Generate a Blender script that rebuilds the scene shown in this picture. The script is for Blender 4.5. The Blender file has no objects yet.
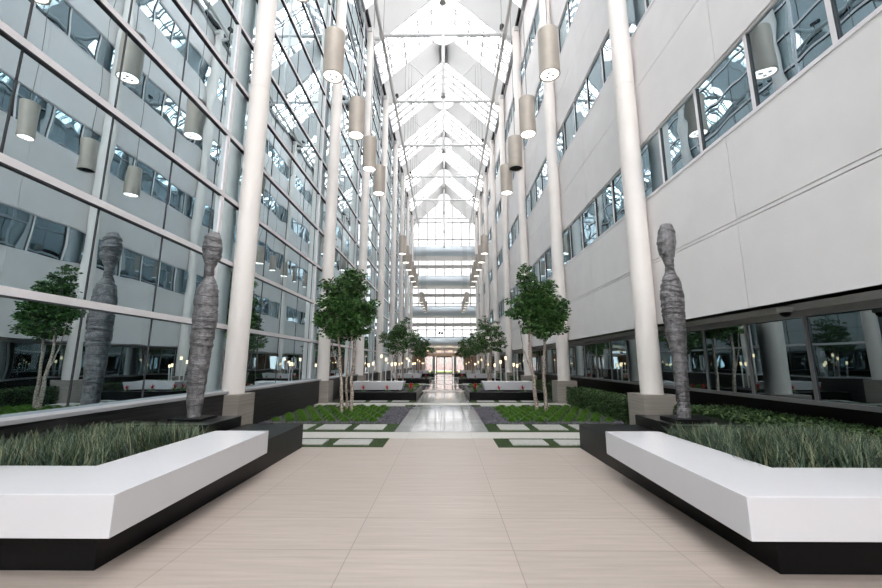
import bpy, bmesh, math, random
from mathutils import Vector, Matrix
random.seed(7)
R = random.random
U = random.uniform
PI = math.pi
scn = bpy.context.scene
col = scn.collection

# ------------------------------------------------------------------ materials
def new_mat(name):
    m = bpy.data.materials.new(name); m.use_nodes = True
    nt = m.node_tree; b = nt.nodes['Principled BSDF']
    return m, nt, b
def pm(name, c, rough=.5, metal=0., spec=.5, emit=None, es=0., var=0., vs=8., bump=0., bs=40.):
    m, nt, b = new_mat(name)
    b.inputs['Base Color'].default_value = (*c, 1); b.inputs['Roughness'].default_value = rough
    b.inputs['Metallic'].default_value = metal; b.inputs['Specular IOR Level'].default_value = spec
    if emit: b.inputs['Emission Color'].default_value = (*emit, 1); b.inputs['Emission Strength'].default_value = es
    tc = nt.nodes.new('ShaderNodeTexCoord')
    if var:
        n = nt.nodes.new('ShaderNodeTexNoise'); n.inputs['Scale'].default_value = vs; n.inputs['Detail'].default_value = 4
        nt.links.new(tc.outputs['Object'], n.inputs['Vector'])
        r = nt.nodes.new('ShaderNodeValToRGB')
        r.color_ramp.elements[0].position = .3; r.color_ramp.elements[1].position = .7
        r.color_ramp.elements[0].color = (*[max(0, x*(1-var)) for x in c], 1)
        r.color_ramp.elements[1].color = (*[min(1, x*(1+var)) for x in c], 1)
        nt.links.new(n.outputs['Fac'], r.inputs['Fac']); nt.links.new(r.outputs['Color'], b.inputs['Base Color'])
    if bump:
        n = nt.nodes.new('ShaderNodeTexNoise'); n.inputs['Scale'].default_value = bs; n.inputs['Detail'].default_value = 3
        nt.links.new(tc.outputs['Object'], n.inputs['Vector'])
        bp = nt.nodes.new('ShaderNodeBump'); bp.inputs['Strength'].default_value = bump; bp.inputs['Distance'].default_value = .02
        nt.links.new(n.outputs['Fac'], bp.inputs['Height']); nt.links.new(bp.outputs['Normal'], b.inputs['Normal'])
    return m
def mirror_glass(name, tint, base, f0, f1, wav, wscale):
    m, nt, b = new_mat(name); N = nt.nodes; L = nt.links
    b.inputs['Base Color'].default_value = (*base, 1); b.inputs['Roughness'].default_value = .3
    b.inputs['Specular IOR Level'].default_value = 0
    g = N.new('ShaderNodeBsdfGlossy'); g.inputs['Roughness'].default_value = 0; g.inputs['Color'].default_value = (*tint, 1)
    tc = N.new('ShaderNodeTexCoord'); n = N.new('ShaderNodeTexNoise'); n.inputs['Scale'].default_value = wscale; n.inputs['Detail'].default_value = 1
    L.new(tc.outputs['Object'], n.inputs['Vector'])
    bp = N.new('ShaderNodeBump'); bp.inputs['Strength'].default_value = 1; bp.inputs['Distance'].default_value = wav
    L.new(n.outputs['Fac'], bp.inputs['Height']); L.new(bp.outputs['Normal'], g.inputs['Normal'])
    lw = N.new('ShaderNodeLayerWeight'); lw.inputs['Blend'].default_value = .5
    pw = N.new('ShaderNodeMath'); pw.operation = 'POWER'; pw.inputs[1].default_value = 2.5
    L.new(lw.outputs['Facing'], pw.inputs[0])
    mr = N.new('ShaderNodeMapRange'); mr.inputs['To Min'].default_value = f0; mr.inputs['To Max'].default_value = f1
    L.new(pw.outputs[0], mr.inputs['Value'])
    mx = N.new('ShaderNodeMixShader'); L.new(mr.outputs[0], mx.inputs[0]); L.new(b.outputs[0], mx.inputs[1]); L.new(g.outputs[0], mx.inputs[2])
    L.new(mx.outputs[0], N['Material Output'].inputs['Surface'])
    return m
def clear_glass(name, tr=.98):
    m, nt, b = new_mat(name); N = nt.nodes; L = nt.links
    t = N.new('ShaderNodeBsdfTransparent'); t.inputs['Color'].default_value = (tr, tr, tr, 1)
    g = N.new('ShaderNodeBsdfGlossy'); g.inputs['Roughness'].default_value = .02
    mx = N.new('ShaderNodeMixShader'); mx.inputs[0].default_value = .06
    L.new(t.outputs[0], mx.inputs[1]); L.new(g.outputs[0], mx.inputs[2]); L.new(mx.outputs[0], N['Material Output'].inputs['Surface'])
    return m
def tile_mat(name, c1, c2, cm, bw, rh, ox, oy, rough, mort=.004, streak=.5, spec=.5):
    m, nt, b = new_mat(name); N = nt.nodes; L = nt.links
    tc = N.new('ShaderNodeTexCoord'); mp = N.new('ShaderNodeMapping'); mp.inputs['Location'].default_value = (ox, oy, 0)
    L.new(tc.outputs['Object'], mp.inputs['Vector'])
    br = N.new('ShaderNodeTexBrick'); br.offset = 0; br.squash = 1
    br.inputs['Scale'].default_value = 1; br.inputs['Mortar Size'].default_value = mort; br.inputs['Mortar Smooth'].default_value = .3
    br.inputs['Brick Width'].default_value = bw; br.inputs['Row Height'].default_value = rh
    br.inputs['Color1'].default_value = (*c1, 1); br.inputs['Color2'].default_value = (*c2, 1); br.inputs['Mortar'].default_value = (*cm, 1)
    L.new(mp.outputs[0], br.inputs['Vector'])
    m2 = N.new('ShaderNodeMapping'); m2.inputs['Scale'].default_value = (.9, 16, 1); L.new(tc.outputs['Object'], m2.inputs['Vector'])
    n = N.new('ShaderNodeTexNoise'); n.inputs['Scale'].default_value = 1.6; n.inputs['Detail'].default_value = 6; n.inputs['Roughness'].default_value = .65
    L.new(m2.outputs[0], n.inputs['Vector'])
    r = N.new('ShaderNodeValToRGB'); r.color_ramp.elements[0].position = .25; r.color_ramp.elements[1].position = .75
    r.color_ramp.elements[0].color = (1-.3*streak, 1-.32*streak, 1-.36*streak, 1); r.color_ramp.elements[1].color = (1, 1, 1, 1)
    L.new(n.outputs['Fac'], r.inputs['Fac'])
    mu = N.new('ShaderNodeMix'); mu.data_type = 'RGBA'; mu.blend_type = 'MULTIPLY'; mu.inputs['Factor'].default_value = 1
    L.new(br.outputs['Color'], mu.inputs['A']); L.new(r.outputs['Color'], mu.inputs['B']); L.new(mu.outputs['Result'], b.inputs['Base Color'])
    mr = N.new('ShaderNodeMapRange'); mr.inputs['To Min'].default_value = rough*.85; mr.inputs['To Max'].default_value = rough*1.15
    L.new(n.outputs['Fac'], mr.inputs['Value']); L.new(mr.outputs[0], b.inputs['Roughness'])
    b.inputs['Specular IOR Level'].default_value = spec
    return m
def groove_mat(name, c1, c2, scale, rough=.6, contrast=.5):
    # fine horizontal layers
    m, nt, b = new_mat(name); N = nt.nodes; L = nt.links
    tc = N.new('ShaderNodeTexCoord'); mp = N.new('ShaderNodeMapping'); mp.inputs['Scale'].default_value = (.8, .8, scale)
    L.new(tc.outputs['Object'], mp.inputs['Vector'])
    n = N.new('ShaderNodeTexNoise'); n.inputs['Scale'].default_value = 1.5; n.inputs['Detail'].default_value = 5
    L.new(mp.outputs[0], n.inputs['Vector'])
    r = N.new('ShaderNodeValToRGB'); r.color_ramp.elements[0].position = .5-contrast*.3; r.color_ramp.elements[1].position = .5+contrast*.3
    r.color_ramp.elements[0].color = (*c1, 1); r.color_ramp.elements[1].color = (*c2, 1)
    L.new(n.outputs['Fac'], r.inputs['Fac']); L.new(r.outputs['Color'], b.inputs['Base Color'])
    bp = N.new('ShaderNodeBump'); bp.inputs['Strength'].default_value = .4; bp.inputs['Distance'].default_value = .01
    L.new(n.outputs['Fac'], bp.inputs['Height']); L.new(bp.outputs['Normal'], b.inputs['Normal'])
    b.inputs['Roughness'].default_value = rough
    return m
def random_leaf(name, cols, rough=.5):
    m, nt, b = new_mat(name); N = nt.nodes; L = nt.links
    at = N.new('ShaderNodeAttribute'); at.attribute_name = 'rnd'
    r = N.new('ShaderNodeValToRGB'); els = r.color_ramp.elements
    els[0].color = (*cols[0], 1); els[1].color = (*cols[-1], 1)
    for i, c in enumerate(cols[1:-1]):
        e = els.new((i+1)/(len(cols)-1)); e.color = (*c, 1)
    L.new(at.outputs['Fac'], r.inputs['Fac']); L.new(r.outputs['Color'], b.inputs['Base Color'])
    b.inputs['Roughness'].default_value = rough; b.inputs['Specular IOR Level'].default_value = .35
    return m

M = dict(
    panel=pm('cream_precast', (.81, .785, .78), .75, spec=.25, var=.03, vs=1.5, bump=.12, bs=120),
    joint=pm('joint_grey', (.22, .21, .20), .9),
    column=pm('cream_column_paint', (.83, .78, .745), .45, spec=.4, var=.02, vs=2),
    pedestal=groove_mat('beige_grained_stone', (.24, .215, .19), (.36, .325, .29), 45, .5, .7),
    darkwall=groove_mat('black_slatted_stone', (.006, .006, .007), (.035, .035, .038), 28, .45, .5),
    black=pm('black_stone', (.0055, .0055, .0062), .32, spec=.16, var=.15, vs=30),
    white=pm('white_solid_surface', (.70, .70, .73), .22, spec=.5, var=.01, vs=3),
    tile=tile_mat('beige_tile', (.445, .385, .345), (.475, .41, .37), (.31, .265, .23), 1.15, .58, .6, -.13, .42, streak=.85),
    band=tile_mat('pale_tile', (.57, .55, .52), (.61, .59, .56), (.42, .4, .38), 1.15, .65, .6, -.13, .3, streak=.3, spec=.3),
    polished=tile_mat('polished_grey_tile', (.40, .40, .41), (.46, .46, .47), (.25, .25, .26), .575, .29, .6, -.13, .07, mort=.006, streak=.3, spec=.5),
    paver=pm('pale_stone_paver', (.43, .43, .41), .3, var=.12, vs=14, spec=.5),
    soil=pm('dark_soil', (.02, .017, .014), .95, var=.3, vs=30, bump=.6),
    gravelbed=pm('slate_gravel_bed', (.035, .033, .04), .8, var=.4, vs=60, bump=1, bs=70),
    pebble=random_leaf('slate_pebble', [(.03, .03, .035), (.09, .085, .10), (.16, .15, .18)], .55),
    turf=random_leaf('turf_blade', [(.016, .04, .006), (.04, .09, .012), (.08, .15, .025)], .7),
    turfbase=pm('turf_mat', (.022, .048, .007), .9, var=.35, vs=50, bump=.8, bs=150),
    clump=random_leaf('bright_clump_blade', [(.035, .10, .008), (.09, .22, .02), (.20, .38, .06)], .5),
    reed=random_leaf('blue_green_blade', [(.010, .024, .013), (.03, .065, .035), (.10, .16, .11), (.30, .29, .16)], .5),
    leaf=random_leaf('fig_leaf', [(.010, .036, .009), (.038, .115, .026), (.13, .27, .07)], .33),
    boxleaf=random_leaf('box_leaf', [(.008, .02, .007), (.03, .07, .018), (.10, .18, .05)], .45),
    bark=pm('mottled_bark', (.40, .33, .28), .85, var=.75, vs=26, bump=.6, bs=30),
    alu=pm('pale_aluminium', (.80, .775, .79), .38, metal=0., spec=.5),
    sill=pm('grey_metal_sill', (.42, .42, .44), .45),
    darkalu=pm('dark_gasket', (.03, .032, .036), .5),
    greyalu=pm('grey_frame', (.30, .30, .30), .4, metal=.4),
    glassL=mirror_glass('blue_mirror_glass', (.74, .865, .915), (.012, .022, .027), .78, 1.0, .004, 1.1),
    glassR=mirror_glass('window_mirror_glass', (.62, .76, .83), (.01, .016, .02), .55, 1.0, .005, 1.3),
    glassS=mirror_glass('dark_shop_glass', (.50, .60, .63), (.006, .008, .009), .50, 1.0, .004, .9),
    clear=clear_glass('clear_glass'),
    tinted=clear_glass('tinted_glass', .26),
    tintdoor=clear_glass('tinted_door_glass', .65),
    steel=pm('white_painted_steel', (.60, .60, .60), .4, spec=.5),
    pipe=pm('pale_grey_pipe', (.55, .53, .51), .4, spec=.5),
    bar=pm('skylight_bar', (.30, .305, .315), .5),
    roof=pm('white_roof_panel', (.82, .82, .82), .8, var=.03, vs=30, bump=.15, bs=90),
    dark=pm('near_black', (.008, .008, .012), .6),
    duct=pm('blue_grey_metal_skin', (.62, .69, .74), .35, metal=.3),
    warm=pm('warm_beige_board', (.52, .42, .35), .6, var=.12, vs=3),
    brown=pm('brown_stone_panel', (.30, .17, .11), .6, var=.2, vs=6),
    lampmetal=pm('brushed_nickel', (.47, .415, .36), .5, metal=.15, var=.06, vs=5),
    glow=pm('lamp_glow', (1, .97, .9), .5, emit=(1, .97, .92), es=3.5),
    warmglow=pm('warm_lamp_glow', (1, .8, .5), .5, emit=(1, .74, .44), es=2.4),
    acrylic=pm('frosted_tube', (.62, .62, .62), .3, spec=.5),
    cable=pm('grey_cable', (.20, .20, .20), .5),
    wrapstone=pm('wrapped_grey_bronze', (.17, .165, .17), .36, metal=.3, spec=.5, var=.45, vs=16, bump=.8, bs=55),
    cord=pm('wrapped_strip', (.10, .095, .10), .5, metal=.2, var=.4, vs=30),
    petal=pm('red_bract', (.42, .015, .035), .45, var=.3, vs=40),
    bleaf=random_leaf('bromeliad_leaf', [(.03, .07, .015), (.08, .17, .03), (.16, .28, .05)], .4),
    domewhite=pm('camera_white', (.6, .6, .6), .4),
    brick=pm('pink_brick', (.55, .43, .41), .9, var=.2, vs=3),
    outside=pm('outside_paving', (.5, .5, .48), .9, var=.1, vs=2),
    lawn=pm('outside_lawn', (.25, .33, .04), .95, var=.3, vs=4),
)

# ------------------------------------------------------------------ geometry helpers
class MB:
    def __init__(s): s.v = []; s.f = []; s.r = []; s.sm = []
    def add(s, vs, fs, rnd=None, smooth=False):
        o = len(s.v); s.v.extend([tuple(p) for p in vs])
        for f in fs: s.f.append([i+o for i in f]); s.r.append(R() if rnd is None else rnd); s.sm.append(smooth)
    def box(s, x0, x1, y0, y1, z0, z1):
        if x0 > x1: x0, x1 = x1, x0
        if y0 > y1: y0, y1 = y1, y0
        s.add([(x0,y0,z0),(x1,y0,z0),(x1,y1,z0),(x0,y1,z0),(x0,y0,z1),(x1,y0,z1),(x1,y1,z1),(x0,y1,z1)],
              [(0,3,2,1),(4,5,6,7),(0,1,5,4),(1,2,6,5),(2,3,7,6),(3,0,4,7)], 0)
        return s
    def prism(s, poly, z0, z1, taper=None):
        a = sum(poly[i][0]*poly[(i+1) % len(poly)][1]-poly[(i+1) % len(poly)][0]*poly[i][1] for i in range(len(poly)))
        if a < 0: poly = poly[::-1]; taper = taper[::-1] if taper else None
        low = taper or poly; n = len(poly)
        s.add([(x,y,z0) for x,y in low]+[(x,y,z1) for x,y in poly],
              [list(range(n))[::-1], list(range(n, 2*n))]+[(i,(i+1) % n,n+(i+1) % n,n+i) for i in range(n)], 0)
        return s
    def rings(s, rings, cap=True, smooth=True, rnd=0):
        n = len(rings[0]); vs = [p for r in rings for p in r]; fs = []
        for k in range(len(rings)-1):
            for i in range(n):
                j = (i+1) % n; fs.append((k*n+i, k*n+j, (k+1)*n+j, (k+1)*n+i))
        s.add(vs, fs, rnd, smooth)
        if cap:
            s.add(rings[0], [list(range(n))[::-1]], rnd); s.add(rings[-1], [list(range(n))], rnd)
        return s
    def tube(s, pts, rad, n=10, cap=True):
        pts = [Vector(p) for p in pts]
        if not hasattr(rad, '__len__'): rad = [rad]*len(pts)
        rings = []; prev = None
        for i, p in enumerate(pts):
            d = (pts[min(i+1, len(pts)-1)]-pts[max(i-1, 0)]).normalized()
            a = Vector((0,0,1)) if abs(d.z) < .9 else Vector((1,0,0))
            if prev is not None: a = prev
            u = d.cross(a).normalized() if prev is None else (prev-d*prev.dot(d)).normalized()
            prev = u; w = d.cross(u)
            rings.append([p+u*(rad[i]*math.cos(2*PI*k/n))+w*(rad[i]*math.sin(2*PI*k/n)) for k in range(n)])
        return s.rings(rings, cap)
    def lathe(s, prof, cx, cy, n=24, cap=True):
        return s.rings([[(cx+r*math.cos(2*PI*k/n), cy+r*math.sin(2*PI*k/n), z) for k in range(n)] for r, z in prof], cap)
    def beam(s, a, b, w, h):
        a = Vector(a); b = Vector(b); d = (b-a).normalized()
        up = Vector((0,0,1)) if abs(d.z) < .95 else Vector((0,1,0))
        u = d.cross(up).normalized()*w/2; q = u.cross(d).normalized()*h/2
        s.add([a-u-q,a+u-q,a+u+q,a-u+q,b-u-q,b+u-q,b+u+q,b-u+q],
              [(0,3,2,1),(4,5,6,7),(0,1,5,4),(1,2,6,5),(2,3,7,6),(3,0,4,7)], 0); return s
    def blade(s, base, h, w, lean, ang, seg=3, curl=1.):
        # tapering curved strip
        dx, dy = math.cos(ang), math.sin(ang); px, py = -dy, dx; r = R(); vs = []
        for i in range(seg+1):
            t = i/seg; o = lean*t**(1+curl); ww = w*(1-t*.9)/2
            vs += [(base[0]+dx*o-px*ww, base[1]+dy*o-py*ww, base[2]+h*t*(1-.15*t*abs(lean)/max(h, .01))),
                   (base[0]+dx*o+px*ww, base[1]+dy*o+py*ww, base[2]+h*t*(1-.15*t*abs(lean)/max(h, .01)))]
        s.add(vs, [(2*i, 2*i+1, 2*i+3, 2*i+2) for i in range(seg)], r)
    def leaf(s, c, size, d=None):
        d = d or Vector((U(-1,1), U(-1,1), U(-.9,.5))).normalized()
        a = d.cross(Vector((U(-1,1), U(-1,1), U(.2,1)))).normalized()
        nrm = d.cross(a); c = Vector(c); L = size*U(.75,1.25); w = L*.27
        s.add([c, c+d*L*.5+a*w+nrm*L*.06, c+d*L, c+d*L*.5-a*w+nrm*L*.06], [(0,1,2),(0,2,3)], R())
    def build(s, name, mat, parent=None, bevel=0):
        me = bpy.data.meshes.new(name); me.from_pydata(s.v, [], s.f); me.update()
        me.polygons.foreach_set('use_smooth', s.sm)
        at = me.attributes.new('rnd', 'FLOAT', 'FACE'); at.data.foreach_set('value', s.r)
        mats = mat if isinstance(mat, (list, tuple)) else [mat]
        for m in mats: me.materials.append(M[m])
        o = bpy.data.objects.new(name, me); col.objects.link(o)
        if parent: o.parent = parent
        if bevel:
            b = o.modifiers.new('edge', 'BEVEL'); b.width = bevel; b.segments = 2; b.limit_method = 'ANGLE'
        return o
def tag(o, label=None, cat=None, group=None, kind=None):
    if label: o['label'] = label
    if cat: o['category'] = cat
    if group: o['group'] = group
    if kind: o['kind'] = kind
    return o
def root(name, loc, label, cat, group=None, kind=None):
    o = bpy.data.objects.new(name, None); o.empty_display_size = .1; col.objects.link(o); o.location = loc
    return tag(o, label, cat, group, kind)
def child(mb, name, mat, parent, bevel=0):
    o = mb.build(name, mat, parent, bevel); o.matrix_parent_inverse = Matrix.Translation(-Vector(parent.location)); return o
def struct(mb, name, mat, label, cat, bevel=0):
    return tag(mb.build(name, mat, None, bevel), label, cat, kind='structure')
def copy_tree(o, loc, label=None, group=None):
    r = o.copy(); col.objects.link(r); r.location = loc
    if label: r['label'] = label
    if group: r['group'] = group
    for ch in list(o.children):
        c = ch.copy(); col.objects.link(c); c.parent = r
        c.matrix_parent_inverse = ch.matrix_parent_inverse.copy()
        for g in list(ch.children):
            d = g.copy(); col.objects.link(d); d.parent = c; d.matrix_parent_inverse = g.matrix_parent_inverse.copy()
    return r
ORD = ['nearest', 'second', 'third', 'fourth', 'fifth', 'sixth', 'seventh', 'eighth', 'ninth', 'tenth', 'eleventh', 'twelfth', 'thirteenth', 'fourteenth']
NTH = ['first']+ORD[1:]
SIDE = {-1: 'left', 1: 'right'}

# ------------------------------------------------------------------ constants
S = 5.65; Y0 = 7.8; YE = 51.0; YB = -10.2
COLS = [Y0+S*k for k in range(-3, 8)]
def zr(x): return 23.7-(4.0/4.25)*abs(x)
GX = 4.3            # left glass plane / right wall face
TOP = 19.7; APEX = 23.7; SL = (APEX-TOP)/4.25
W0 = 4.65; WH = 1.27; FH = 3.85
P = 11.3
BANDS = [(7.15+P*k, 7.78+P*k) for k in range(4)]+[(12.65+P*k, 13.3+P*k) for k in range(4)]
BANDS = sorted(b for b in BANDS if b[1] < 48.5)

# ------------------------------------------------------------------ floor
f = MB(); f.box(-4.05, 5.25, YB, 6.42, -.15, 0); f.box(-.9, .9, 6.42, 7.15, -.15, 0)
struct(f, 'floor', 'tile', 'beige large format tile floor of the open foreground', 'floor')
f = MB()
for a, b in BANDS: f.box(-4.04, 3.98, a, b, -.06, .002)
struct(f, 'floor', 'band', 'pale tile bands crossing the walkway and the planting beds', 'floor')
f = MB(); y = 7.78
for a, b in BANDS[1:]+[(48.9, 49)]:
    f.box(-.9, .9, y, a, -.06, .001); y = b
struct(f, 'floor', 'polished', 'polished grey tile walkway running to the far entrance', 'floor')
f = MB(); f.box(-4.3, 5.4, 6.42, YE, -.4, -.06)
struct(f, 'floor', 'gravelbed', 'dark ground under the planting beds', 'floor')
f = MB(); f.box(-4.05, 5.25, 48.9, YE, -.055, .001)
struct(f, 'floor', 'band', 'pale floor at the far entrance', 'floor')

# ------------------------------------------------------------------ right wall
w = MB(); bk = MB()
bz = [(2.05, W0)]+[(W0+FH*k+WH, W0+FH*(k+1)) for k in range(3)]+[(W0+FH*3+WH, TOP)]
ys = [YB]+[c-2.35 for c in COLS if c-2.35 > YB+.1]+[YE]
for i, (a, b) in enumerate(bz):
    if i == 0: cuts = [2.05, 3.28, 3.34, W0]
    elif i < 4: cuts = [a, a+1.34, b]
    else: cuts = [a, b]
    for za, zb in zip(cuts, cuts[1:]):
        for ya, yb in zip(ys, ys[1:]):
            w.box(GX, GX+.04, ya+.006, yb-.006, za+(.007 if za != a else 0), zb-(.007 if zb != b else 0))
    bk.box(GX+.03, GX+.3, YB, YE, a, b)
wr = struct(w, 'wall_right', 'panel', 'cream precast panel wall on the right with joint lines', 'wall')
o = bk.build('joint_backing', 'joint', wr)
# window strips
nwin = 1; allb = [(max(c0, YB), c0+S) for c0 in COLS]
for lv in range(4):
    z0 = W0+FH*lv; z1 = z0+WH
    for bi, (a, b) in enumerate(allb):
        b = min(b, YE)
        g = MB(); g.box(GX+.06, GX+.08, a, b, z0+.02, z1-.02)
        fr = MB(); fr.box(GX-.012, GX+.10, a, b, z0, z0+.055)
        fr.box(GX+.03, GX+.10, a, b, z1-.035, z1)
        d = MB()
        for k in range(6):
            y = b-.63-1.13*k
            if y < a+.1: continue
            fr.box(GX+.03, GX+.07, y-.028, y+.028, z0+.04, z1-.03)
            d.box(GX+.035, GX+.065, y-.04, y-.028, z0+.04, z1-.03)
        d.box(GX+.02, GX+.065, a, b, z0+.055, z0+.07)
        win = struct(fr, 'window_%d' % nwin, 'alu', 'strip window in the right wall, floor %d above ground, bay %d from the back' % (lv+1, bi+1), 'window'); nwin += 1
        g.build('pane', 'glassR', win); d.build('gasket', 'darkalu', win)
# soffit and shop front
f = MB(); f.box(GX+.04, 5.6, YB, YE, 2.05, 2.2)
struct(f, 'ceiling', 'panel', 'low soffit over the recessed storefront on the right', 'ceiling')
f = MB(); f.box(5.25, 5.6, YB, YE, -.1, .72)
struct(f, 'wall_right', 'black', 'black base wall below the storefront windows', 'wall')
for bi, (a, b) in enumerate(allb):
    b = min(b, YE)
    fr = MB(); fr.box(5.20, 5.32, a, b, .72, .78); fr.box(5.22, 5.32, a, b, 1.95, 2.05)
    g = MB(); g.box(5.26, 5.3, a, b, .78, 1.95)
    y = a+.15
    k = 0
    for k in range(5):
        y = b-1.0-1.13*k+.01
        fr.box(5.235, 5.28, y-.022, y+.022, .78, 1.95)
    win = struct(fr, 'window_%d' % nwin, 'greyalu', 'dark storefront glazing on the right, bay %d from the back' % (bi+1), 'window'); nwin += 1
    g.build('pane', 'glassS', win)
# ------------------------------------------------------------------ left curtain wall
f = MB(); f.box(-4.36, -4.05, YB, YE, -.1, .72)
struct(f, 'wall_left', 'darkwall', 'black grooved stone base wall on the left', 'wall')
f = MB(); f.box(-4.31, -4.03, YB, YE, .72, .765)
struct(f, 'trim_1', 'sill', 'pale metal sill along the left glass wall', 'sill', .004)
f = MB(); f.box(-4.7, -4.42, YB, YE, 0, TOP)
struct(f, 'wall_left', 'dark', 'dark backing behind the left glass wall', 'wall')
lev = []
z = 2.0
while z < TOP-.3: lev.append(z); z += 1.28
for bi, (a, b) in enumerate(allb):
    b = min(b, YE)
    g = MB(); g.box(-4.36, -4.30, a, b, .74, TOP)
    fr = MB(); d = MB()
    for z in lev:
        fr.box(-4.32, -4.27, a+.0, b, z-.045, z+.045); d.box(-4.32, -4.265, a, b, z-.06, z-.045)
    fr.box(-4.32, -4.235, a, b, TOP-.12, TOP)
    for y in (b-.62,): fr.box(-4.32, -4.265, y-.045, y+.045, .8, TOP)
    for k in range(4):
        y = b-1.02-1.13*k+.13
        d.box(-4.305, -4.292, y-.009, y+.009, .8, TOP)
    win = struct(fr, 'window_%d' % nwin, 'alu', 'tall blue mirrored glass bay of the left curtain wall, bay %d from the back' % (bi+1), 'window'); nwin += 1
    g.build('pane', 'glassL', win); d.build('glass_joint', 'darkalu', win)
f = MB()  # near end glazing: unseen, added to bring daylight onto the foreground
for i in range(-3, 4): f.box(i*1.15-.035, i*1.15+.035, YB-.05, YB+.05, 5, zr(i*1.15))
for z in (9.0, 12.4, 16.4, 19.6): f.box(-4.3, 4.3, YB-.05, YB+.05, z-.04, z+.04)
g = MB(); g.add([(-4.3, YB, 5), (4.3, YB, 5), (4.3, YB, TOP), (0, YB, APEX), (-4.3, YB, TOP)], [(0,1,2,3,4)], 0)
win = struct(f, 'window_%d' % nwin, 'bar', 'gridded glass wall added unseen behind the viewer to let daylight onto the foreground', 'window'); nwin += 1
g.build('pane', 'clear', win)

struct(MB().box(-4.7, 5.6, YB-.2, YB, 0, 5), 'wall_back', 'panel', 'unseen cream wall added below the made-up glass end behind the viewer', 'wall')  # unseen lower wall, added solid to hold back light from behind
# ------------------------------------------------------------------ columns
def column(x, y, label, group):
    t = root('column', (x, y, 0), label, 'column', group)
    f = MB(); yf = y
    if x < 0: f.box(-4.06, -3.76, y-.32, y+.30, 0, .71)
    else: f.box(3.72, 4.38, y-.32, y+.32, 0, .71)
    child(f, 'pedestal', 'pedestal', t, .006)
    f = MB(); r = .203
    for za, zb in ((.71, 7.275), (7.295, 13.4), (13.42, TOP)): f.lathe([(r, za), (r, zb)], x, y, 36)
    for za in (7.27, 13.395): f.lathe([(r-.008, za), (r-.008, za+.03)], x, y, 24, False)
    child(f, 'shaft', 'column', t)
    f = MB(); sx = 1 if x > 0 else -1
    f.beam((x, y, 19.15), (sx*3.56, y, 19.15), .12, .16)
    f.box(x-.12, x+.12, y-.26, y+.26, 19.4, 19.62)
    child(f, 'bracket', 'steel', t)
for k, y in enumerate(COLS):
    if y < YB: continue
    for s in (-1, 1):
        n = k-3
        if n >= 0: lab = 'round cream column on a beige stone pedestal, %s column along the %s side' % (ORD[n], SIDE[s])
        else: lab = 'round cream column behind the viewer, %s of those along the %s side' % (ORD[-n-1], SIDE[s])
        column(s*4.05, y, lab, 'round columns along the %s side' % SIDE[s])

# ------------------------------------------------------------------ roof
def zr(x): return APEX-SL*abs(x)
pan = MB(); dk = MB()
segs = [(y-1.27, y+1.27) for y in COLS[1:-1]]+[(COLS[-1]-1.27, YE)]
for a, b in segs:
    for s in (-1, 1):
        poly = [(0, APEX), (s*4.45, zr(4.45)), (s*4.45, zr(4.45)+.35), (0, APEX+.35)]
        v = [(x, a, z) for x, z in poly]+[(x, b, z) for x, z in poly]
        fs = [(0,1,2,3),(7,6,5,4),(0,4,5,1),(1,5,6,2),(2,6,7,3),(3,7,4,0)]
        if s < 0: fs = [q[::-1] for q in fs]
        pan.add(v, [q[::-1] for q in fs], 0)
        for yy in (a, b-.05):   # bright edge flanges
            v0 = Vector((s*.1, yy+.025, zr(.1)-.03)); v1 = Vector((s*4.2, yy+.025, zr(4.2)-.03)); pan.beam(v0, v1, .05, .06)
        dk.box(s*.09, s*.15, a+.5, b-.02, APEX-.42, APEX-.12)
        dk.box(s*4.02, s*4.16, a+.1, b-.1, 19.72, 19.95)
rf = struct(pan, 'ceiling', 'roof', 'white gabled roof bands between the skylights', 'ceiling')
dk.build('shadow_gap', 'dark', rf)
for i in range(len(segs)-1):
    a = segs[i][1]; b = segs[i+1][0]; fr = MB(); g = MB()
    for s in (-1, 1):
        for q in (.27, .52, .77):
            y = a+(b-a)*q
            for dy in (-.1, .1): fr.beam((0, y+dy, APEX+.02), (s*4.25, y+dy, TOP+.02), .06, .09)
        for x in (.75, 1.6, 2.5, 3.4): fr.beam((s*x, a, zr(x)-.02), (s*x, b, zr(x)-.02), .07, .12)
        fr.beam((s*4.2, a, zr(4.2)), (s*4.2, b, zr(4.2)), .2, .3)
        v = [(0, a, APEX+.1), (s*4.25, a, TOP+.1), (s*4.25, b, TOP+.1), (0, b, APEX+.1)]
        g.add(v, [(0,1,2,3)], 0)
    fr.beam((0, a, APEX), (0, b, APEX), .16, .2)
    win = struct(fr, 'window_%d' % nwin, 'bar', 'gabled skylight in the roof, skylight %d from the back' % (i+1), 'skylight'); nwin += 1
    g.build('pane', 'clear', win)
f = MB()
for s in (-1, 1): f.box(s*4.25, s*4.45, YB, YE, TOP-.05, TOP+.35)
struct(f, 'trim_2', 'steel', 'white eaves beams under the roof edges', 'beam')

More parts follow.
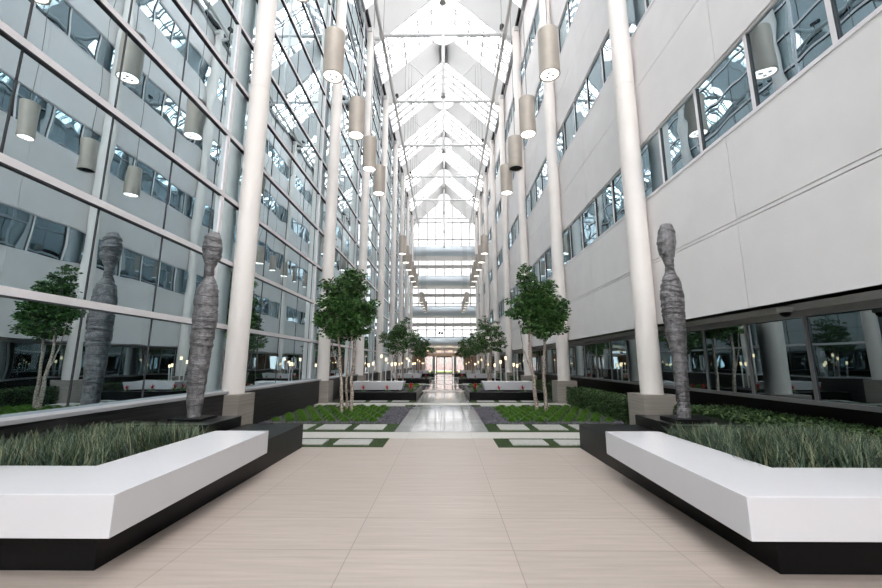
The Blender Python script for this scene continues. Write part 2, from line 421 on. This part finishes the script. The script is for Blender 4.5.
TIE = 19.35
for k, y in enumerate(COLS):
    if y < YB: continue
    n = k-3
    lab = ('white tie rod roof truss, %s truss from the front of the hall' % ORD[n]) if n >= 0 else 'white tie rod roof truss behind the viewer, %s from the front' % ORD[k]
    t = root('roof_truss', (0, y, TIE), lab, 'truss', 'roof trusses')
    child(MB().tube([(-3.4, y, TIE), (3.4, y, TIE)], .1, 12), 'tie_rod', 'steel', t)
    child(MB().tube([(0, y, APEX-.05), (0, y, 15.6)], .1, 10), 'king_post', 'steel', t)
    child(MB().tube([(0, y-.03, TIE+.05), (0, y+.03, TIE+.05)], .72, 28), 'gusset_plate', 'roof', t)
    f = MB().tube([(0, y, 15.72), (0, y, 15.5)], [.1, .13], 12); f.tube([(0, y-.2, 15.66), (0, y+.2, 15.66)], .09, 12)
    child(f, 'node', 'pipe', t)
    for s in (-1, 1):
        child(MB().tube([(s*3.4, y, TIE-.02), (s*.3, y, 15.92), (s*.05, y, 15.64)], .025, 6), 'brace_rod', 'steel', t)
for s in (-1, 1):
    f = MB().tube([(s*3.42, YB, TIE), (s*3.42, YE, TIE)], .105, 12)
    for y in COLS[1:]: f.tube([(s*3.42, y-.22, TIE), (s*3.42, y+.22, TIE)], .14, 12)
    tag(f.build('pipe', 'pipe'), 'long pale pipe running under the roof along the %s side' % SIDE[s], 'pipe')
for k in range(1, 8):
    y = COLS[k+2]
    for s in (-1, 1):
        if k % 2 == (0 if s > 0 else 1): continue
        o = MB(); o.tube([(s*3.25, y+.05, TIE+.42), (s*3.25, y-.28, TIE+.3)], [.09, .12], 12); 
        o.tube([(s*3.35, y+.0, TIE+.1), (s*3.27, y, TIE+.4)], .02, 6)
        tag(o.build('spotlight', 'dark'), 'small black spotlight on the %s roof pipe at the %s truss from the front' % (SIDE[s], ORD[k-1]), 'spotlight', 'spotlights on the roof pipes')

# ------------------------------------------------------------------ far end
f = MB()
zt = [2.2, 5.5, 6.0, 9.0, 9.9, 12.4, 13.8, 16.4, 17.7, 20.1]
for i in range(-4, 5):
    x = i*1.15
    if abs(x) > 4.3: continue
    f.box(x-.055, x+.055, YE-.05, YE+.05, 2.2, min(zr(x), 23.6))
for z in zt: f.box(-min(4.3, (APEX-z)/SL), min(4.3, (APEX-z)/SL), YE-.05, YE+.05, z-.06, z+.06)
g = MB(); g.add([(-4.3, YE, 2.2), (4.3, YE, 2.2), (4.3, YE, TOP), (0, YE, APEX), (-4.3, YE, TOP)], [(0,1,2,3,4)], 0)
win = struct(f, 'window_%d' % nwin, 'bar', 'gridded glass wall closing the far end of the hall', 'window'); nwin += 1
g.build('pane', 'tinted', win)
f = MB(); f.box(4.3, 5.6, YE-.1, YE+.1, 0, TOP); f.box(-4.7, -4.3, YE-.1, YE+.1, 0, TOP)
struct(f, 'wall_far', 'panel', 'cream wall ends beside the far glass wall', 'wall')
for i in range(4):
    zc = 15.4-FH*i; t = root('bridge', (0, 48.6, zc), 'blue grey round-bellied footbridge across the far end, %s from the top' % ['first', 'second', 'third', 'lowest'][i], 'bridge', 'footbridges at the far end')
    child(MB().tube([(-4.05, 48.6, zc), (4.25, 48.6, zc)], .64, 28), 'belly', 'duct', t)
    child(MB().box(-4.05, 4.25, 48.6, YE-.06, zc-.68, zc-.5), 'deck', 'panel', t)
    child(MB().box(-4.2, 4.25, YE-.5, YE-.1, zc-1.75, zc-1.35), 'beam', 'pipe', t)
    f = MB()
    for x in [-4+.8*j for j in range(11)]: f.box(x-.012, x+.012, 48.55, 48.58, zc+.6, zc+.95)
    f.box(-4.05, 4.25, 48.54, 48.6, zc+.93, zc+.98)
    child(f, 'handrail', 'bar', t)
for x, h in ((-.62, .36), (-.3, .3)):
    f = MB().tube([(x, 48.3, 4.66), (x, 48.3, 4.66+h*.4)], .03, 8)
    f.tube([(x-.02, 48.36, 4.66+h*.45), (x+.05, 48.2, 4.66+h*.9)], [.11, .13], 10)
    tag(f.build('spotlight', 'dark'), 'small black spotlight on top of the lowest footbridge, %s of the two' % ('left' if x < -.5 else 'right'), 'spotlight', 'spotlights on the lowest footbridge')
# entrance storefront
YD = 49.0
f = MB(); f.box(-4.05, 5.25, YD-.1, YD+.1, 2.06, 2.45); f.box(-4.05, 5.25, YD-1.0, YD-.8, 2.75, 3.1)
struct(f, 'wall_far', 'warm', 'beige header boards over the far entrance', 'wall')
f = MB()
for s in (-1, 1):
    f.box(s*1.1, s*1.42, YD-.12, YD+.12, 0, 2.06)
struct(f, 'wall_far', 'greyalu', 'grey piers beside the far entrance doors', 'wall')
f = MB()
for s in (-1, 1): f.box(s*2.45, s*(4.05 if s < 0 else 5.25), YD-.1, YD+.1, 0, 2.06)
struct(f, 'wall_far', 'brown', 'brown stone wall ends beside the far entrance', 'wall')
f = MB()
for x in (-.98, 0, .98): f.box(x-.06, x+.06, YD-.05, YD+.05, 0, 2.0)
for z in (.05, 2.0): f.box(-1.0, 1.0, YD-.05, YD+.05, z-.05, z+.06)
d = struct(f, 'door_1', 'dark', 'glazed double entrance doors at the far end of the walkway', 'door')
MB().box(-.95, .95, YD-.005, YD+.005, .1, 1.95).build('pane', 'tintdoor', d)
for s in (-1, 1): MB().box(s*.12, s*.15, YD-.12, YD-.05, .8, 1.4).build('door_handle', 'alu', d)
for s in (-1, 1):
    f = MB(); f.box(s*1.42, s*1.47, YD-.05, YD+.05, 0, 2.06); f.box(s*2.4, s*2.45, YD-.05, YD+.05, 0, 2.06); f.box(s*1.47, s*2.4, YD-.05, YD+.05, .0, .1)
    wn = struct(f, 'window_%d' % nwin, 'greyalu', 'side window %s of the far entrance doors' % SIDE[s], 'window'); nwin += 1
    MB().box(s*1.47, s*2.4, YD-.005, YD+.005, .1, 2.06).build('pane', 'tintdoor', wn)
for i, x in enumerate((-2.1, -.7, .7, 2.1)):
    f = MB().box(x-.28, x+.28, YD-.78, YD-.3, 2.70, 2.74)
    tag(f.build('ceiling_light', 'warmglow'), 'warm ceiling light above the far entrance doors, %s from the left' % NTH[i], 'light', 'lights above the far doors')
f = MB(); f.box(-9, 9, YE+.2, YE+30, -.2, -.02)
struct(f, 'floor', 'outside', 'pale paving outside beyond the far doors', 'pavement')
f = MB(); f.box(-9, 9, YE+4, YE+11, -.02, .02)
tag(f.build('lawn', 'lawn'), 'yellow green lawn outside beyond the far doors', 'lawn', kind='stuff')

t = root('building', (0, YE+20, 0), 'pinkish brick building outside beyond the far glass wall', 'building')
f = MB()
f.box(-9, 9, YE+20.05, YE+21, 0, 3.9)
for i in range(10): f.box(-9+i*1.9, -8.4+i*1.9, YE+20, YE+21, 0, 3.9)
child(f, 'wall', 'brick', t)
for z0, z1 in ((.9, 2.3),):
    for i in range(9): child(MB().box(-8.4+i*1.9, -7.1+i*1.9, YE+20.0, YE+20.04, z0, z1), 'window', 'outside', t)
# ------------------------------------------------------------------ pendants
PY = [3.35, 5.2, 7.07, 9.17, 10.95, 12.68]+[20.3, 22.15, 24.0, 25.8, 27.6, 29.5]+[37.4, 39.3, 41.2, 43.1, 45.0]
def pendant(x, y, label, group, off=False):
    t = root('pendant_lamp', (x, y, 7.05), label, 'pendant lamp', group)
    f = MB(); r = .205; n = 28
    f.lathe([(r, 7.03), (r, 8.02)], x, y, n, False); f.lathe([(r-.025, 7.10), (r-.025, 7.03)], x, y, n, False); f.add([(x+q*math.cos(2*PI*k/n), y+q*math.sin(2*PI*k/n), 7.03) for q in (r-.025, r) for k in range(n)], [(k, (k+1) % n, n+(k+1) % n, n+k) for k in range(n)], 0); f.lathe([(r, 8.02), (r, 8.021)], x, y, n)
    child(f, 'shade', 'lampmetal', t)
    df = child(MB().lathe([(r-.026, 7.05), (r-.026, 7.07)], x, y, n), 'diffuser', 'dark' if off else 'glow', t)
    for k in range(3):
        a = 2*PI*k/3; MB().lathe([(.03, 7.02), (.03, 7.04)], x+.07*math.cos(a), y+.07*math.sin(a), 10).build('bulb', 'dark' if off else 'acrylic', df)
    child(MB().tube([(x, y, 8.03), (x, y, zr(x)-.05)], .009, 5), 'cable', 'cable', t)
    return t
base = None
for s in (-1, 1):
    for i, y in enumerate(PY):
        lab = 'brushed grey cylinder pendant lamp, %s of the %s row counted from the front' % (ORD[i] if i < 14 else ['fifteenth', 'sixteenth', 'seventeenth'][i-14], SIDE[s])
        grp = 'pendant lamps of the %s row' % SIDE[s]
        if s > 0 and i == 4: pendant(s*2.2, y, 'unlit brushed grey cylinder pendant lamp, fifth of the right row counted from the front', grp, True)
        elif base is None: base = pendant(s*2.2, y, lab, grp); base_loc = base.location.copy()
        else: copy_tree(base, (s*2.2, y, 7.05), lab, grp)
# copies keep the parent's inverse matrix, so their parts follow the new location

# ------------------------------------------------------------------ foreground planters, benches, statues
def P2(s, pts): return [(s*x, y) for x, y in pts]
def reeds(s, xo):
    g = MB(); n = 0; xo = min(xo-.14, 4.12)
    while n < 9500:
        x = U(2.62, xo); y = U(3.28, 6.3)
        if s > 0 and x > 4.1 and y > 3.3+.2: 
            if R() < .8: continue
        if y > 5.0 or (x < 3.0 and y > 4.85): continue
        if s < 0 and x < 2.74: continue
        n += 1
        cx = math.floor(x/.16); cy = math.floor(y/.16)
        g.blade((s*x, y, .36), U(.16, .34)*(1 if y < 4.4 else 1-.6*(y-4.4)), U(.009, .016), U(.03, .22), random.Random(cx*91+cy*17).uniform(0, 2*PI)+U(-1.2, 1.2), 3, U(.4, 1.2))
    return g
for s in (-1, 1):
    xo = 4.04 if s < 0 else 5.24; bo, bi_ = (2.0, 2.68) if s < 0 else (1.93, 2.6); pf = 6.2 if s < 0 else 6.4
    t = root('planter', (s*2.17, 2.74, 0), 'low black stone planter on the %s with the white bench on its rim' % SIDE[s], 'planter')
    f = MB(); f.prism(P2(s, [(2.16, 2.73), (2.16, 4.85), (2.6, 4.85), (2.6, 3.22), (xo, 3.22), (xo, 2.73)]), 0, .245)
    f.prism(P2(s, [(2.16, 4.851), (2.16, 6.4), (3.04, 6.4), (3.04, 5.3), (2.6, 5.3), (2.6, 4.851)]), 0, .35)
    child(f, 'body', 'black', t)
    f = MB(); f.prism(P2(s, [(3.03, 5.4), (3.03, 6.4), (3.69 if s > 0 else 3.64, 6.4), (xo-.2 if s < 0 else 3.69, 5.4)]), 0, .5) if False else None
    f = MB(); f.box(s*3.041, s*min(xo, 4.05), 5.3, pf, 0, .5)
    child(f, 'plinth', 'black', t, .004)
    f = MB(); f.box(s*2.601, s*min(xo, 4.1), 3.251, 5.299, 0, .37)
    child(f, 'soil', 'soil', t)
    b = MB().prism(P2(s, [(bo-.035, 2.57), (bo+.035, 4.87), (bi_, 4.87), (bi_, 3.25), (xo, 3.25), (xo, 2.57)]), .25, .5)
    b = b.build('bench', 'white', None, .004)
    tag(b, 'angular white bench slab wrapping the front of the %s black planter' % SIDE[s], 'bench')
    g = reeds(s, xo).build('ornamental_grass', 'reed')
    tag(g, 'wispy blue green grass filling the %s foreground planter' % SIDE[s], 'grass', kind='stuff')

SL_ = [(-3.4,3.21,.07),(-3.4,3.11,.115),(-3.395,2.98,.13),(-3.39,2.86,.12),(-3.4,2.76,.08),(-3.41,2.67,.052),(-3.4,2.56,.055),(-3.395,2.48,.085),(-3.4,2.42,.115),(-3.4,2.32,.14),(-3.405,2.19,.155),(-3.395,1.89,.155),(-3.405,1.69,.148),(-3.41,1.47,.137),(-3.42,1.13,.12),(-3.42,.83,.1),(-3.415,.565,.085)]
SR_ = [(3.37,3.31,.085),(3.365,3.22,.11),(3.35,3.05,.12),(3.347,2.9,.1),(3.355,2.78,.065),(3.363,2.69,.048),(3.36,2.59,.06),(3.358,2.5,.1),(3.355,2.43,.125),(3.35,2.26,.148),(3.346,2.07,.146),(3.352,1.79,.13),(3.365,1.57,.11),(3.37,1.42,.092),(3.362,1.1,.078),(3.357,.78,.072),(3.35,.565,.075)]
def interp(prof, z):
    for (x0, z0, r0), (x1, z1, r1) in zip(prof, prof[1:]):
        if z0 >= z >= z1:
            t = (z0-z)/(z0-z1); t2 = t*t*(3-2*t)*.5+t*.5; return x0+(x1-x0)*t, r0+(r1-r0)*t2
    return (prof[0][0], prof[0][2]) if z > prof[0][1] else (prof[-1][0], prof[-1][2])
def statue(prof, s, seed):
    rn = random.Random(seed); yc = 5.62 if s > 0 else 5.8; zb = prof[-1][1]-.005; n = 40
    t = root('statue', (prof[-1][0], yc, .5), 'slender grey figure wrapped in strips standing on the black plinth on the %s' % SIDE[s], 'statue')
    f = MB(); rings = []; z = zb; ph = 0; zt = prof[0][1]; edge = 0; rad = 0
    tilt = rn.uniform(-1, 1)
    while z < zt:
        x, r = interp(prof, z)
        if edge <= 0: edge = rn.uniform(.018, .05); rad = rn.uniform(0, .016); tilt = rn.uniform(-1, 1)
        edge -= .009
        rings.append([(x+(r+rad*.9+.004*math.sin(3*a+ph))*math.cos(a), yc+(r*.85+rad*.8)*math.sin(a), z+.02*tilt*math.cos(a+ph)*min(1, (z-zb)*8)) for a in [2*PI*k/n for k in range(n)]])
        z += .009; ph += .05
    x, r = interp(prof, zt)
    for q, dz in ((.93, .012), (.8, .02), (.4, .025)): rings.append([(x+r*q*math.cos(2*PI*k/n), yc+r*.85*q*math.sin(2*PI*k/n), zt+dz) for k in range(n)])
    f.rings(rings); child(f, 'figure', 'wrapstone', t)
    f = MB()
    for q in range(58):
        zc = rn.uniform(.75, zt-.06); a0 = rn.uniform(0, 2*PI); span = rn.uniform(3, 9); sl = rn.uniform(-.09, .09); pts = []
        for i in range(26):
            u = i/25; a = a0+span*u; z = zc+sl*(u-.5)*2+.015*math.sin(2*a)
            z = max(.6, min(zt-.02, z)); x, r = interp(prof, z); pts.append((x+(r+.009)*math.cos(a), yc+(r*.85+.008)*math.sin(a), z))
        f.tube(pts, rn.uniform(.003, .008), 4)
    child(f, 'wrapping', 'cord', t)
    f = MB().box(prof[-1][0]-.22, prof[-1][0]+.22, yc-.22, yc+.22, .5, zb)
    child(f, 'base_plate', 'black', t, .004)
SL_ = [(.07+(x-.07)*1.034, 1.3+(z-1.3)*1.034, r*1.034) for x, z, r in SL_]
statue(SL_, -1, 3); statue(SR_, 1, 5)

# ------------------------------------------------------------------ planting beds
def turf(s, y0, y1, x0, x1, dense, label):
    t = MB(); t.box(s*x0, s*x1, y0, y1, -.06, .004); o = t.build('turf', 'turfbase'); tag(o, label, 'turf', kind='stuff')
    b = MB()
    for i in range(int(dense*(y1-y0)*(x1-x0))):
        b.blade((s*U(x0, x1), U(y0, y1), 0), U(.012, .03), .006, U(0, .015), U(0, 6.28), 1)
    if dense: b.build('blades', 'turf', o)
pav = None
def paver(s, x0, x1, y0, y1, label, group):
    o = MB().box(s*x0, s*x1, y0, y1, .004, .022).build('paving_tile', 'paver', None, .002); tag(o, label, 'paving tile', group)
BEDN = ['nearest', 'second', 'third', 'farthest']
ROWN = ['before the nearest pale band', 'behind the nearest pale band', 'before the second pale band', 'behind the second pale band']
clump_me = None
TRK = [(-2.68, 10.75), (-2.5, 11.1), (-2.6, 11.05), (2.58, 11.1), (2.88, 11.3)]
def clump_mesh():
    f = MB()
    for i in range(420):
        a = U(0, 6.28); e = U(0, 1)**.5; q = .105*e; h = .055*(1-e*e)**.5
        f.blade((q*math.cos(a), q*math.sin(a), h), U(.05, .075)*(1-.45*e), .009, U(.02, .05)*e+.008, a+U(-.5, .5), 2, .3)
    f.lathe([(.115, 0), (.105, .03), (.07, .055), (.02, .07)], 0, 0, 10)
    return f
count = 0
for k in range(4):
    b = P*k
    for s in (-1, 1):
        strips = [(6.42, 7.15, 6.56, 6.97), (7.78, 8.82, 7.99, 8.61), (12.0, 12.65, 12.16, 12.5), (13.3, 14.08, 13.45, 13.9)]
        for i, (a, c, ta, tb) in enumerate(strips):
            if k > 0 and i == 0: a = 6.42
            if c+b > 48.5: continue
            turf(s, a+b, c+b, .9, 3.64, 900 if k == 0 else 0, 'green turf strip %s, %s stretch of the %s side' % (ROWN[i], BEDN[k], SIDE[s]))
            for j in range(4):
                x0 = 1.15+.75*j
                if x0+.57 > 3.64: continue
                paver(s, x0, x0+.57, ta+b, tb+b, '%s pale paving tile from the walkway, %s, %s stretch, %s side' % (NTH[j].capitalize(), ROWN[i], BEDN[k], SIDE[s]), 'paving tiles in the turf strips')
        if 12+b > 48.5: continue
        # gravel
        f = MB(); f.box(s*.9, s*3.98, 8.82+b, 12.0+b, -.06, .0); o = f.build('gravel', 'gravelbed')
        tag(o, 'dark slate gravel in the %s bed on the %s side' % (BEDN[k], SIDE[s]), 'gravel', kind='stuff')
        if k < 2:
            f = MB()
            for i in range(3600 if k == 0 else 700):
                x = U(.92, 1.5) if R() < .55 else U(.92, 3.98); y = U(8.84, 11.98)+b
                if R() < .25: y = b+8.84+R()*.3; x = U(.92, 3.98)
                rr = U(.012, .03); c = Vector((s*x, y, .004)); v = []
                for q in ((1,0,0),(0,1,0),(-1,0,0),(0,-1,0),(0,0,.8),(0,0,-.5)): v.append(c+Vector(q)*rr*U(.7, 1.2))
                f.add(v, [(0,1,4),(1,2,4),(2,3,4),(3,0,4),(1,0,5),(2,1,5),(3,2,5),(0,3,5)], R())
            f.build('stones', 'pebble', o)
        # round grass clumps
        rows = 8 if k == 0 else (7 if k == 1 else 0); dy = .37 if k == 0 else .44
        for r in range(rows):
            for c in range(8 if k == 0 else 6):
                dx = .31 if k == 0 else .40
                x = 1.55+dx*c+(dx/2 if r % 2 else 0); y = 9.12+dy*r+b
                if x > 3.98-.12: continue
                if any(abs(x*s-tx) < .1 and abs(y-ty) < .12 for tx, ty in TRK): continue
                if clump_me is None: clump_me = clump_mesh().build('grass_clump', 'clump'); o = clump_me
                else: o = clump_me.copy(); col.objects.link(o)
                o.location = (s*x, y, 0); o.rotation_euler = (0, 0, U(0, 6.28)); q = U(.92, 1.12)*(1 if k == 0 else 1.25); o.scale = (q, q, q)
                tag(o, 'round grass clump, %s row from the front, %s from the walkway, %s %s bed' % (NTH[r], NTH[c], BEDN[k], SIDE[s]), 'grass clump', 'grass clumps in the %s %s bed' % (BEDN[k], SIDE[s])); count += 1

# ------------------------------------------------------------------ trees
def tree(s, x, y, lobes, trunks, label, nleaf, seed, group):
    lsz = .10 if nleaf > 5000 else .13
    random.seed(seed); t = root('tree', (x, y, 0), label, 'tree', group)
    for pts, r0 in trunks:
        P_ = []; 
        for i in range(len(pts)-1):
            a = Vector(pts[i]); b2 = Vector(pts[i+1])
            for q in range(4): P_.append(a.lerp(b2, q/4)+Vector((U(-.012, .012), U(-.012, .012), 0)))
        P_.append(Vector(pts[-1])); P_ = [p+Vector((x, y, 0)) for p in P_]
        child(MB().tube(P_, [r0*(1-.65*i/(len(P_)-1)) for i in range(len(P_))], 9), 'trunk', 'bark', t)
    f = MB(); br = MB(); tot = sum(l[3]*l[4]*l[5] for l in lobes)
    for lx, ly, lz, rx, ry, rz in lobes:
        n = int(nleaf*rx*ry*rz/tot); pads = max(6, n//26)
        for q in range(pads):
            while True:
                v = Vector((U(-1, 1), U(-1, 1), U(-1, 1)))
                if .25 < v.length < 1: break
            v = v*(.55+.45*R()) if v.length < .8 else v
            c = Vector((x+lx+v.x*rx, y+ly+v.y*ry, lz+v.z*rz))
            inner = Vector((x+lx*.8, y+ly*.8, lz+v.z*rz*.6-.12)); br.beam(inner, c, .008, .008)
            pr = U(.08, .17)
            for m in range(26):
                d = Vector((v.x+U(-.9, .9), v.y+U(-.9, .9), U(-.75, .25))).normalized()
                f.leaf(c+Vector((U(-1, 1)*pr, U(-1, 1)*pr, U(-.5, .5)*pr)), lsz, d)
    child(br, 'twigs', 'bark', t); child(f, 'foliage', 'leaf', t); return t
LOB_L = [(.17, .15, 3.45, .33, .38, .50), (-.05, -.05, 3.2, .3, .3, .5), (-.38, 0, 3.3, .25, .3, .42), (-.45, .05, 2.72, .33, .33, .40), (.3, 0, 2.75, .42, .4, .42), (.62, .1, 2.75, .2, .25, .3), (0, 0, 2.40, .45, .42, .30), (-.45, .1, 2.35, .3, .35, .3), (.4, .1, 2.4, .35, .35, .3), (0, 0, 2.15, .5, .4, .2), (-.62, 0, 2.5, .15, .2, .2)]
TR_L = [([(0, 0, 0), (-.03, 0, .8), (-.12, 0, 1.5), (-.18, 0, 2.3), (-.3, 0, 3.2)], .05), ([(.18, .35, 0), (.17, .3, .8), (.24, .2, 1.6), (.22, .15, 2.5), (.2, .15, 3.5)], .055), ([(-.02, .02, .9), (-.28, .05, 1.5), (-.4, .05, 2.2), (-.45, .05, 2.7)], .02), ([(.08, .3, 0), (.06, .2, .7), (.1, .1, 1.6), (.3, .0, 2.5)], .035)]
LOB_R = [(-.22, 0, 3.75, .22, .25, .42), (-.15, 0, 3.3, .36, .36, .42), (-.4, 0, 2.85, .42, .38, .38), (.25, .1, 3.25, .30, .34, .42), (.45, 0, 2.85, .38, .36, .4), (.1, 0, 2.5, .55, .42, .35), (0, 0, 3.0, .4, .4, .4), (.7, .05, 2.95, .2, .22, .28), (-.7, 0, 2.7, .2, .2, .2), (.1, 0, 2.2, .5, .4, .25), (.6, 0, 2.45, .25, .25, .25)]
TR_R = [([(-.1, 0, 0), (-.16, 0, .8), (-.24, 0, 1.6), (-.22, 0, 2.6), (-.22, 0, 3.7)], .055), ([(.2, .2, 0), (.16, .15, .9), (.2, .1, 1.8), (.26, .1, 3.1)], .055), ([(-.2, 0, 1.0), (-.42, 0, 1.7), (-.5, 0, 2.5)], .022)]
tn = ['nearest', 'second', 'third', 'farthest']
for k in range(4):
    y = 10.75+P*k
    if y > 47: continue
    nl = 10500 if k == 0 else 5200 if k == 1 else 3000
    if k == 0:
        tree(-1, -2.68, y, LOB_L, TR_L, 'tall green fig tree with slim mottled trunks, nearest on the left', nl, 11, 'fig trees along the walkway')
        tree(1, 2.68, y+.35, LOB_R, TR_R, 'tall green fig tree with slim mottled trunks, nearest on the right', nl, 12, 'fig trees along the walkway')
    else:
        for s in (-1, 1):
            lob = [(a*1.25*(1 if (k+s) % 2 else -1), b_*1.1, c-.12, d*1.3, e*1.3, g*1.08) for a, b_, c, d, e, g in (LOB_L if s > 0 else LOB_R)]
            tree(s, s*(2.55-.1*k), y, lob, (TR_L if s > 0 else TR_R), 'green fig tree in the %s bed along the %s of the walkway' % (BEDN[k], SIDE[s]), nl, 20+k*2+s, 'fig trees along the walkway')

# ------------------------------------------------------------------ middle planters with bench, flowers, lamps
random.seed(99)
brom = {}
def bromeliad(big, loc, label):
    key = big
    if key in brom: return copy_tree(brom[key], loc, label)
    t = root('bromeliad', loc, label, 'flowering plant', 'bromeliads in the middle planters'); f = MB(); n = 44 if big else 22
    for i in range(n):
        a = 2*PI*i/n+U(-.2, .2); L = U(.15, .3)*(1.35 if big else 1); f.blade((loc[0]+.01*math.cos(a), loc[1]+.01*math.sin(a), loc[2]), U(.05, .22)*(1.2 if big else 1), .035, L, a, 4, .25)
    child(f, 'leaves', 'bleaf', t); g = MB()
    for i in range(30 if big else 18):
        a = U(0, 6.28); g.blade((loc[0], loc[1], loc[2]+.1), U(.08, .2)*(1.25 if big else 1), .045, U(.02, .15), a, 2, .4)
    child(g, 'flower', 'petal', t); brom[key] = t; return t
lampb = None
for k in range(4):
    y0 = 14.1+P*k; y1 = 17.68+P*k
    if y0 > 47.5: continue
    y1 = min(y1, 48.2)
    for s in (-1, 1):
        ds = '%s %s planter' % (BEDN[k], SIDE[s])
        t = root('planter', (s*2.3, y0, 0), 'low black planter box with flowers, bench and lamps, %s of those on the %s' % (ORD[k], SIDE[s]), 'planter')
        f = MB(); x0, x1 = .93, 3.64
        f.box(s*x0, s*x1, y0, y0+.1, 0, .28); f.box(s*x0, s*x1, y1-.1, y1, 0, .28)
        f.box(s*x0, s*(x0+.1), y0+.1, y1-.1, 0, .28); f.box(s*(x1-.1), s*x1, y0+.1, y1-.1, 0, .28)
        child(f, 'rim', 'black', t, .004)
        child(MB().box(s*(x0+.1), s*(x1-.1), y0+.1, y1-.1, 0, .25), 'soil', 'gravelbed', t)
        if y0+2 > 48: continue
        f = MB(); a, c = y0+.9, y0+1.7
        f.prism([(s*1.47, a-.04), (s*3.4, a-.04), (s*3.4, c), (s*1.47, c)], .30, .60, [(s*1.55, a+.0), (s*3.34, a+.0), (s*3.34, c-.05), (s*1.55, c-.05)])
        bt = root('bench', (s*2.4, a, .25), 'white oblong bench with slanted ends in the %s' % ds, 'bench', 'white oblong benches')
        child(f, 'seat', 'white', bt, .006); child(MB().box(s*1.65, s*3.28, a+.05, c-.1, .25, .30), 'base', 'black', bt)
        for j, (x, big) in enumerate([(1.16, 1), (2.02, 0), (2.88, 0)]):
            bromeliad(big, (s*x, y0+.42, .25), 'red flowered bromeliad, %s from the walkway in the %s' % (NTH[j], ds))
        bromeliad(1, (s*1.2, y0+1.0, .25), 'red flowered bromeliad beside the white bench end in the %s' % ds)
        # low leafy cover near the walkway end
        for j, (x, yy, h) in enumerate(([(2.05, 2.9, 1.25), (2.19, 2.8, 1.24), (2.46, 2.9, 1.44), (2.66, 2.9, 1.58), (3.01, 2.9, 1.27), (3.17, 2.8, 1.2)] if s < 0 else [(2.19, 2.9, 1.2), (2.44, 2.9, 1.34), (2.66, 2.9, 1.5), (2.99, 2.85, 1.22), (3.14, 2.9, 1.18)])):
            if y0+yy > y1-.15: continue
            lab = 'slim lamp post with glowing top, %s from the walkway in the %s' % (NTH[j], ds)
            lt = root('garden_lamp', (s*x, y0+yy, .25), lab, 'lamp', 'slim lamps in the middle planters')
            X, Y = s*x, y0+yy
            child(MB().lathe([(.05, .25), (.05, .265), (.026, .27)], X, Y, 12), 'base', 'greyalu', lt)
            child(MB().lathe([(.026, .265), (.026, h-.07)], X, Y, 12), 'pole', 'acrylic', lt)
            child(MB().lathe([(.04, h-.07), (.04, h+.06)], X, Y, 12), 'shade', 'warmglow', lt)

# ------------------------------------------------------------------ hedges
def hedge(x0, x1, y0, y1, z0, z1, n, label, size=.035, name='hedge'):
    t = MB(); t.box(x0+.03, x1-.03, y0+.03, y1-.03, z0, z1-.03); 
    for i in range(n):
        u = R(); A = [(x1-x0)*(y1-y0), (z1-z0)*(y1-y0), (z1-z0)*(x1-x0)]; q = R()*sum(A)
        if q < A[0]: c = (U(x0, x1), U(y0, y1), z1+U(-.05, .012))
        elif q < A[0]+A[1]: c = (x0+U(-.015, .04), U(y0, y1), U(z0, z1))
        else: c = (U(x0, x1), (y0+U(-.01, .04)) if R() < .7 else y1-U(0, .03), U(z0, z1))
        t.leaf(c, size)
    tag(t.build(name, 'boxleaf'), label, 'hedge', 'clipped hedges along the right wall')
for k in range(7):
    a = COLS[3+k]+.42; b2 = a+S-.84
    hedge(4.0, 4.52, a, b2, -.05, .52, 15000 if k == 0 else 5000 if k == 1 else 2200, 'clipped dark green hedge between the %s and %s columns on the right' % (ORD[k], ORD[k+1]), .055 if k < 2 else .08)
hedge(4.16, 5.14, 3.4, 7.3, 0, .55, 20000, 'low leafy green hedge below the storefront behind the right foreground grass', .05)
f = MB(); f.box(4.04, 5.249, 6.41, YE-2, -.06, -.01)
struct(f, 'floor', 'soil', 'dark soil strip under the storefront windows', 'ground')

# ------------------------------------------------------------------ security cameras
t = root('security_camera', (4.62, 5.25, 2.02), 'white domed security camera under the soffit on the right', 'security camera')
child(MB().lathe([(.09, 2.02), (.09, 1.965), (.075, 1.96)], 4.62, 5.25, 20), 'housing', 'domewhite', t)
child(MB().lathe([(.065, 1.96), (.055, 1.925), (.03, 1.905), (.004, 1.9)], 4.62, 5.25, 20), 'dome', 'dark', t)

# ------------------------------------------------------------------ sky, camera
w = bpy.data.worlds.new('sky'); scn.world = w; w.use_nodes = True
nt = w.node_tree; bg = nt.nodes['Background']
bg.inputs['Color'].default_value = (1, .985, .985, 1); bg.inputs['Strength'].default_value = 7.5
cam = bpy.data.cameras.new('camera'); co = bpy.data.objects.new('camera', cam); col.objects.link(co)
cam.sensor_width = 36; cam.lens = 392/882*36; cam.clip_end = 300
pit = math.atan(68.7/392); yaw = math.atan(4/398)
co.location = (.07, 0, 1.3); co.rotation_euler = (PI/2+pit, 0, yaw)
scn.camera = co
vs = scn.view_settings; scn.display_settings.display_device = 'sRGB'
vs.view_transform = 'Standard'; vs.look = 'None'; vs.exposure = 0; vs.gamma = 1; vs.use_curve_mapping = False
